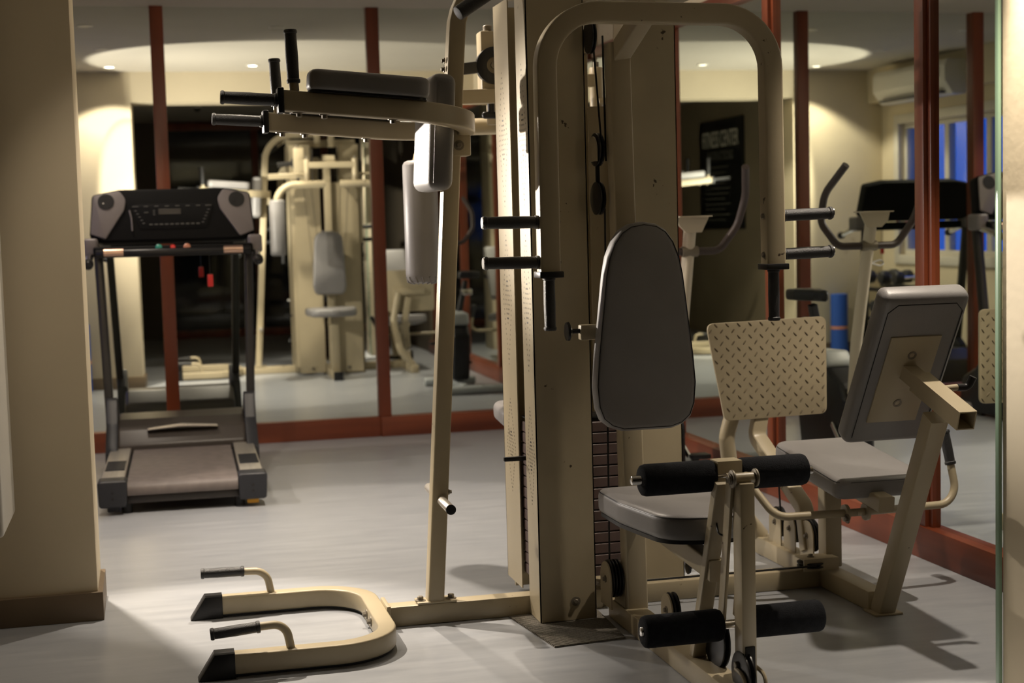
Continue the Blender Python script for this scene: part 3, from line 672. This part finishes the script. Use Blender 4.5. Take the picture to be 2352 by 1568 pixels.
Mb().tube([p0+d*.20+V((.03, 0, .02)), p0+d*.20+V((.075, 0, .022))], .011, 12).obj('pin_sleeve', 'paint', sa)
Mb().tube(fillet([p0+d*.20+V((.075, 0, .022)), p0+d*.20+V((.115, 0, .020)), p0+d*.20+V((.128, -.01, .055))], .02, 5), .0125, 12).obj('pin_handle', 'plastic', sa)
lp = Mb().rtube([(2.465, 4.715, .0), (2.470, 4.350, .735)], .068, .062, .006, (1, 0, 0)).obj('leg_press_upright', 'paint', G)
Mb().rbox(2.415, 2.52, 4.665, 4.76, 0, .008, .002).obj('foot_plate', 'paint', lp)
# side handles
hp = (2.478, 4.95, .345)
for s, xo in ((-1, 2.175), (1, 2.905)):
    top_ = V((2.07, 5.10, .50)) if s < 0 else V((2.875, 5.0, .575))
    hd = Mb().tube(fillet([(2.478, 4.935, .315), (xo, 4.955, .315), top_], .075, 10), .0145, 14, (0, 1, 0)).obj('leg_press_handle', 'paint', G)
    a, b = V((xo, 4.955, .315)), top_; grip(a+(b-a)*.55, a+(b-a)*1.04, hd, .0185)
    Mb().cyl((2.478+s*.034, 4.935, .315), (2.478+s*.046, 4.935, .315), .032, seg=20).obj('handle_flange', 'paint', hd)
bolt((2.432, 4.91, .30), (-1, 0, 0), G, .010, .008); bolt((2.46, 5.02, .385), (-1, 0, 0), G, .010, .008)
# foot plate with raised tread
PYf = 5.625
tl, tr, br_, bl = (2.178, .975), (2.700, .985), (2.700, .585), (2.252, .578)
plo = rpoly([bl, br_, tr, tl], .03, 5)
fp = Mb().prism(plo, 'y', PYf, PYf+.012, .002, 2).obj('footplate', 'paint', G)
tread = Mb()
def inside(x, z):
    xl = tl[0]+(bl[0]-tl[0])*(tl[1]-z)/(tl[1]-bl[1]); return xl+.006 < x < tr[0]-.006 and .588 < z < .972
nx = 0
for i in range(0, 26):
    for j in range(0, 22):
        x = 2.17+i*.0245; z = .575+j*.0245
        if (i+j) % 2: continue
        a = math.radians(52 if j % 2 else -45)
        if not inside(x, z): continue
        ca, sa_ = math.cos(a), math.sin(a); L, W, hh = .0125, .0032, .0035
        q = [(-L, 0), (-L*.4, -W), (L*.4, -W), (L, 0), (L*.4, W), (-L*.4, W)]
        vs = [(x+u_*ca-v_*sa_, PYf+.0002, z+u_*sa_+v_*ca) for u_, v_ in q]+[(x+u_*.6*ca-v_*.3*sa_, PYf-hh, z+u_*.6*sa_+v_*.3*ca) for u_, v_ in q]
        tread.add(vs, [(5, 4, 3, 2, 1, 0)]+[(k, (k+1) % 6, 6+(k+1) % 6, 6+k) for k in range(6)]+[(6, 7, 8, 9, 10, 11)])
tread.obj('tread_pattern', 'tread', fp, flat=True, kind='stuff')
Mb().rbox(2.30, 2.60, PYf+.012, PYf+.05, .74, .80, .006).obj('footplate_brace', 'paint', fp)
Mb().tube(fillet([(2.345, PYf+.03, .76), (2.285, PYf+.07, .50), (2.335, PYf+.12, .22), (2.455, PYf+.12, .07)], .16, 10), .033, 18, (1, 0, 0)).obj('footplate_arm', 'paint', G)
Mb().rtube(fillet([(2.445, PYf+.035, .72), (2.40, PYf+.03, .505), (2.47, 5.36, .26), (2.462, 5.30, .10)], .05, 6), .05, .06, .006, (1, 0, 0)).obj('link_arm', 'paint', G)
for y, z, rr_ in ((5.585, .160, .062), (5.445, .160, .058), (5.285, .162, .064)):
    pulley((2.465, y, z), (1, 0, 0), rr_, G, .024)
    cheek((2.465, y, z), -.018, rr_*.92, .07, G)
ph = Mb().rbox(2.33, 2.47, 5.065, 5.145, .118, .124, .002).obj('pulley_shelf', 'paint', G)
Mb().box(2.33, 2.47, 5.06, 5.066, .078, .124).obj('shelf_front', 'paint', ph)
pulley((2.375, 5.10, .098), (0, 0, 1), .052, G, .022)
bolt((2.375, 5.10, .124), (0, 0, 1), ph, .009, .009, .013)
Mb().tube([(1.62, 5.065, .098), (2.375, 5.05, .100)], .004, 8).obj('cable', 'cable', G)
Mb().turn((1.90, 5.06, .135), (-1, 0, 0), [(0, .006), (.02, .008), (.022, .024), (.03, .026), (.036, .01)], 16).obj('cable_stop', 'plastic', G)
Mb().tube([(2.405, 5.46, .42), (2.42, 5.47, .22)], .004, 8, (0, 1, 0)).obj('cable', 'cable', G)

# ------------------------------------------------------------------ carpet offcut under the tower
cp = Mb()
cx0, cy0 = (1.205, 5.085), None
quad = [(1.205, 5.095), (1.258, 4.672), (1.512, 4.700), (1.530, 5.095)]
cp.prism(quad, 'z', .0005, .0024)
cpo = cp.obj('carpet_scrap', 'carpet', label='small piece of ribbed grey carpet under the foot of the weight tower', category='carpet')
def lerp2(a, b, t): return (a[0]+(b[0]-a[0])*t, a[1]+(b[1]-a[1])*t)
rib = Mb()
for k in range(34):
    t0 = (k+.1)/34; a = lerp2(quad[1], quad[0], t0); b = lerp2(quad[2], quad[3], t0)
    rib.sweep([(a[0], a[1], .004), (b[0], b[1], .004)], [(-.0042, -.002), (.0042, -.002), (.0025, .0028), (-.0025, .0028)])
rib.obj('carpet_ribs', 'carpet', cpo, kind='stuff')

# ------------------------------------------------------------------ treadmill (local: y along the belt from its open end)
T = thing('treadmill', 'black and silver treadmill with a dark console facing the back mirror', 'treadmill', (.142, 7.62, 0), rotz=math.radians(-1.4))
class Loc:   # builds in treadmill space: parent origin is ignored because the empty carries the transform
    pass
def tobj(mb, name, m_, par=None, **k):
    o = mb.obj(name, m_, None, **k); o.parent = par or T; return o
tobj(Mb().rbox(-.35, .35, .06, 1.42, .075, .135, .008), 'deck', 'dgrey')
bl_ = Mb(); prof = [(.02+.033*(1-math.cos(a)), .128+.033*math.sin(a)) for a in [PI/2*k/6*1 for k in range(0, 7)]]
bpts = [(.0, .095), (-.004, .11), (-.002, .135), (.012, .152), (.035, .160), (.7, .160), (1.34, .160), (1.34, .150), (.06, .146), (.03, .10)]
bl_.prism([(p[0], p[1]) for p in bpts], 'x', -.272, .272)
tobj(bl_, 'belt', 'belt')
tobj(Mb().rbox(-.30, .30, .03, .12, .050, .092, .006), 'rear_bar', 'hood')
for s in (-1, 1):
    rl = tobj(Mb().rbox(s*.345-.058, s*.345+.058, .10, 1.18, .135, .172, .006), 'side_rail', 'alu')
    fg = Mb().rbox(s*.345-.050, s*.345+.050, .34, .66, .172, .176, .0015, 1); tobj(fg, 'foot_grip', 'dgrey', rl)
    rb = Mb()
    for k in range(16): rb.box(s*.345-.046, s*.345+.046, .35+k*.019, .36+k*.019, .175, .178)
    tobj(rb, 'grip_ribs', 'dgrey', rl, kind='stuff')
    ec = tobj(Mb().prism(rpoly([(s*.345-.068, .040), (s*.345+.068, .040), (s*.345+.075, .175), (s*.345-.072, .175)], .02), 'y', -.015, .12, .010, 3), 'end_cap', 'dgrey')
    for z in (.085, .115): tobj(Mb().cyl((s*.345, -.016, z), (s*.345, -.010, z), .008, seg=12), 'screw_hole', 'dark', ec)
    tobj(Mb().cyl((s*.28, .07, .0), (s*.28, .07, .052), .028, seg=16), 'foot', 'plastic')
    tobj(Mb().rbox(s*.345-.03, s*.345+.03, .03, .07, .012, .042, .006), 'foot_clip', 'yellow' if s > 0 else 'dgrey')
    # upright: slim black tube leaning forward, with a broad foot casing
    u_ = tobj(Mb().rtube([(s*.400, 1.38, .12), (s*.435, 1.50, 1.27)], .050, .065, .012, (0, 1, 0)), 'upright', 'blacksteel')
    tobj(Mb().prism(rpoly([(1.02, .02), (1.55, .02), (1.62, .12), (1.52, .34), (1.34, .46), (1.28, .30), (1.05, .16)], .03), 'x', s*.395-.032, s*.395+.036, .008, 3), 'upright_casing', 'dgrey')
    tobj(Mb().cyl((s*.40-.02, 1.50, .04), (s*.40+.02, 1.50, .04), .04, seg=20), 'transport_wheel', 'plastic')
    tobj(Mb().rtube([(s*.405, 1.33, .20), (s*.405, 1.05, .14)], .03, .04, .006), 'frame_brace', 'dgrey')
    # handle bracket and knob
    tobj(Mb().rbox(s*.470-.042, s*.470+.042, 1.36, 1.50, 1.265, 1.375, .018, 3), 'handle_bracket', 'silver')
    tobj(Mb().tube(fillet([(s*.475, 1.42, 1.285), (s*.475, 1.30, 1.262), (s*.475, 1.19, 1.235)], .05, 6), .021, 16), 'handrail', 'chrome')
    tobj(Mb().turn((s*.475, 1.20, 1.237), (0, -1, -.22), [(0, .024), (.015, .029), (.05, .029), (.066, .022), (.072, .008)], 18), 'handrail_end', 'plastic')
# motor hood
hoodp = rpoly([(1.16, .13), (1.16, .19), (1.24, .265), (1.36, .315), (1.62, .325), (1.80, .24), (1.83, .06), (1.20, .06)], [.01, .03, .06, .08, .10, .08, .03, .01], 5)
hd_ = tobj(Mb().prism(hoodp, 'x', -.375, .375, .030, 3), 'motor_hood', 'hood')
tobj(Mb().prism(rpoly([(-.20, .262), (.0, .277), (.21, .266), (.20, .276), (.0, .291), (-.19, .272)], .004, 3), 'y', 1.195, 1.25, .002, 2), 'hood_badge', 'alu', hd_)
# console
ct = Matrix.Translation((.0, 1.47, 1.505)) @ Matrix.Rotation(math.radians(-14), 4, 'X')
cpts = rpoly([(-.475, -.125), (-.40, -.165), (.40, -.165), (.475, -.125), (.455, .12), (.30, .150), (-.30, .150), (-.455, .12)], [.02, .03, .03, .02, .03, .05, .05, .03], 4)
con = tobj(Mb().prism(cpts, 'y', -.03, .07, .014, 3, ct), 'console', 'console')
for s in (-1, 1):
    wp = rpoly([(s*.468, -.118), (s*.385, -.150), (s*.275, .02), (s*.262, .085), (s*.298, .138), (s*.448, .110)], [.012, .015, .06, .05, .02, .02], 5)
    wing = tobj(Mb().prism(wp, 'y', -.042, -.028, .005, 2, ct), 'speaker_panel', 'silver', con)
    p = ct @ V((s*.375, -.042, .072)); dd = ct.to_3x3() @ V((0, -1, 0))
    tobj(Mb().turn(p, dd, [(-.002, .047), (.003, .047), (.0035, .042), (.0015, .010)], 26), 'speaker', 'dark', con)
    tobj(Mb().turn(ct @ V((s*.375-.015, -.045, .062)), dd, [(0, .006), (.004, .004)], 10), 'speaker_glint', 'chrome' if s < 0 else 'dark', con)
tobj(Mb().prism(rpoly([(-.245, .055), (.245, .055), (.20, -.095), (-.19, -.095)], .03, 4), 'y', -.034, -.029, .002, 2, ct), 'display_panel', 'console', con)
tobj(Mb().rbox(-.08, .05, -.0365, -.033, -.01, .026, .002, 1, ct), 'screen', 'screen', con)
pr = Mb()
def dash(x, z, w_=.016, h_=.003):
    vs = [ct @ V(q) for q in ((x-w_, -.0362, z-h_), (x+w_, -.0362, z-h_), (x+w_, -.0362, z+h_), (x-w_, -.0362, z+h_), (x, -.0366, z))]
    pr.add(vs, [(0, 1, 4), (1, 2, 4), (2, 3, 4), (3, 0, 4)])
for k in range(8): dash(-.21+k*.06, .041, .012 if 0 < k < 7 else .018, .003)
for k in range(5): dash(-.21+k*.011, .016-k*.019, .007); dash(.21-k*.009, .016-k*.019, .007)
for k in range(10): dash(-.125+k*.03, -.068, .010, .004)
for k in range(3): dash(-.105, .015-k*.012, .006)
dash(-.15, .005, .012)
tobj(pr, 'panel_print', 'print', con, flat=True, kind='stuff')
tobj(Mb().tube([ct @ V(p) for p in ((-.245, -.034, .02), (-.235, -.040, -.03), (-.232, -.040, -.105))], .005, 8, (0, 1, 0)), 'cup_holder_edge', 'silver', con)
# front crossbar with pulse sensors and keys
cb = tobj(Mb().rbox(-.455, .455, 1.335, 1.44, 1.265, 1.325, .014, 3), 'console_shelf', 'console')
tobj(Mb().cyl((-.44, 1.33, 1.285), (.44, 1.33, 1.285), .024, seg=18, bev=.004), 'console_bar', 'plastic')
for s in (-1, 1): tobj(Mb().cyl((s*.395, 1.3285, 1.288), (s*.285, 1.3285, 1.288), .0255, seg=18), 'pulse_sensor', 'copper')
for x, m_ in ((-.085, 'green'), (-.005, 'red'), (.075, 'orange')):
    tobj(Mb().turn((x, 1.335, 1.312), (0, -.9, .3), [(-.004, .021 if m_ != 'red' else .016), (.004, .020 if m_ != 'red' else .016), (.010, .012)], 20), 'key', m_, cb)
tobj(Mb().tube([(.20, 1.325, 1.27), (.20, 1.322, 1.145)], .0022, 6, (0, 1, 0)), 'safety_cord', 'cable')
tobj(Mb().rbox(.184, .217, 1.318, 1.328, 1.075, 1.148, .005, 2), 'safety_key', 'red')

# ------------------------------------------------------------------ exercise bike near the right mirror
K = thing('exercise_bike', 'upright exercise bike with dark curved handlebar beside the right wall mirror', 'exercise bike', (2.62, 7.2, 0))
bk = lambda mb, n, m_, p=K, **k: mb.obj(n, m_, p, **k)
body = bk(Mb().prism(rpoly([(7.02, .10), (7.62, .10), (7.70, .48), (7.60, .60), (7.30, .60), (7.14, .52), (7.02, .36)], [.05, .05, .06, .05, .06, .06, .06], 5), 'x', 2.455, 2.605, .03, 3), 'body', 'plastic')
bk(Mb().prism(rpoly([(7.26, .585), (7.66, .56), (7.63, .665), (7.32, .675)], .03, 5), 'x', 2.455, 2.605, .02, 3), 'rear_cowl', 'bikegrey')
bk(Mb().rtube([(2.56, 7.42, .62), (2.640, 7.37, .92)], .04, .05, .006, (0, 1, 0)), 'seat_post', 'dgrey')
bk(Mb().rbox(2.60, 2.69, 7.33, 7.42, .80, .855, .01), 'post_clamp', 'chrome')
sad = [(7.50, -.09), (7.54, .0), (7.50, .09), (7.40, .085), (7.28, .03), (7.20, .022), (7.17, .0), (7.20, -.022), (7.28, -.03), (7.40, -.085)]
bk(Mb().prism(rpoly([(2.65+x, y) for y, x in sad], .02, 4), 'z', .945, 1.005, .018, 4), 'saddle', 'plastic')
bk(Mb().cyl((2.30, 7.80, .04), (2.93, 7.80, .04), .036, seg=18, bev=.004), 'rear_stabiliser', 'bikegrey')
bk(Mb().cyl((2.33, 7.0, .04), (2.78, 7.0, .04), .036, seg=18, bev=.004), 'front_stabiliser', 'bikegrey')
for x in (2.30, 2.93): bk(Mb().cyl((x-.02, 7.80, .042), (x+.02, 7.80, .042), .042, seg=18), 'stabiliser_cap', 'plastic')
bk(Mb().rtube([(2.53, 7.0, .06), (2.53, 7.80, .06)], .05, .05, .006), 'frame_rail', 'bikegrey')
hpst = bk(Mb().tube([(2.545, 7.10, .45), (2.572, 7.0, .75), (2.572, 6.825, 1.385)], .030, 16, (0, 1, 0)), 'handlebar_post', 'bikepost')
bk(Mb().prism([(2.50, 1.365), (2.535, 1.33), (2.615, 1.33), (2.655, 1.408), (2.49, 1.408)], 'y', 6.79, 6.80), 'console_plate', 'bikepost')
bk(Mb().box(2.49, 2.655, 6.75, 6.86, 1.404, 1.410), 'console_tray', 'bikepost')
for s in (-1, 1):
    q = [(2.575, 6.855, 1.238), (2.575+s*.16, 6.87, 1.238), (2.575+s*.255, 6.865, 1.36), (2.575+s*.268, 6.79, 1.50), (2.575+s*.215, 6.66, 1.635)]
    hb_ = bk(Mb().tube(fillet(q, [.07, .10, .2], 8), .0185, 14, (0, 1, 0)), 'handlebar', 'bar')
bk(Mb().cyl((2.535, 6.855, 1.238), (2.615, 6.855, 1.238), .026, seg=16), 'bar_clamp', 'bolt')
bk(Mb().tube(fillet([(2.54, 6.90, 1.15), (2.49, 6.90, 1.165), (2.46, 6.90, 1.15), (2.49, 6.90, 1.135), (2.54, 6.90, 1.15)], .01, 3), .005, 8), 'knob_lever', 'chrome')
for s in (-1, 1):
    bk(Mb().rtube([(2.53+s*.085, 7.20, .30), (2.53+s*.10, 7.20-s*.14, .30-s*.10)], .016, .028, .004), 'crank', 'chrome')
    bk(Mb().rbox(2.53+s*.155-.05, 2.53+s*.155+.05, 7.20-s*.14-.04, 7.20-s*.14+.04, .30-s*.10-.012, .30-s*.10+.012, .006), 'pedal', 'plastic')

# ------------------------------------------------------------------ things by the left wall that show only in the mirrors
Rk = thing('dumbbell_rack', 'low black dumbbell rack by the window wall, seen in the right mirror', 'rack', (-1.0, 6.55, 0))
for y in (6.2, 6.95):
    Mb().rtube([(-1.25, y, 0), (-1.20, y, .72)], .04, .05, .005, (0, 1, 0)).obj('rack_leg', 'blacksteel', Rk)
    Mb().rbox(-1.26, -.82, y-.025, y+.025, 0, .05, .005).obj('rack_foot', 'blacksteel', Rk)
for z, x in ((.40, -.98), (.68, -1.06)): 
    for dx in (-.09, .09): Mb().rtube([(x+dx, 6.15, z-.03*(dx > 0)), (x+dx, 7.0, z-.03*(dx > 0))], .03, .04, .004).obj('rack_rail', 'blacksteel', Rk)
k = 0
for z, x, tier in ((.497, -.98, 'lower'), (.777, -1.06, 'upper')):
    for j, nm in enumerate(('nearest the window', 'in the middle', 'nearest the wall end')):
        y = 6.86-j*.27
        d_ = thing('dumbbell', f'black dumbbell with chrome handle, {nm} on the {tier} rack tier', 'dumbbell', (x, y, z), 'dumbbells on the rack')
        Mb().cyl((x-.10, y, z), (x+.10, y, z), .016, seg=12).obj('handle', 'chrome', d_)
        for s in (-1, 1): Mb().turn((x+s*.08, y, z), (s, 0, 0), [(0, .03), (.006, .058), (.02, .066), (.075, .066), (.09, .058), (.096, .03)], 10).obj('weight_head', 'rubber', d_)
mt_ = thing('exercise_mat', 'rolled blue exercise mat standing against the cream wall, seen in the right mirror', 'mat', (-.74, 6.03, 0))
Mb().turn((-.74, 6.035, 0), (0, 0, 1), [(0, .06), (.002, .085), (.60, .085), (.602, .06)], 24).obj('mat_roll', 'blue', mt_)
Mb().turn((-.74, 6.035, .25), (0, 0, 1), [(0, .086), (.03, .086)], 24, False).obj('mat_strap', 'orange', mt_)
bpy.context.view_layer.update()
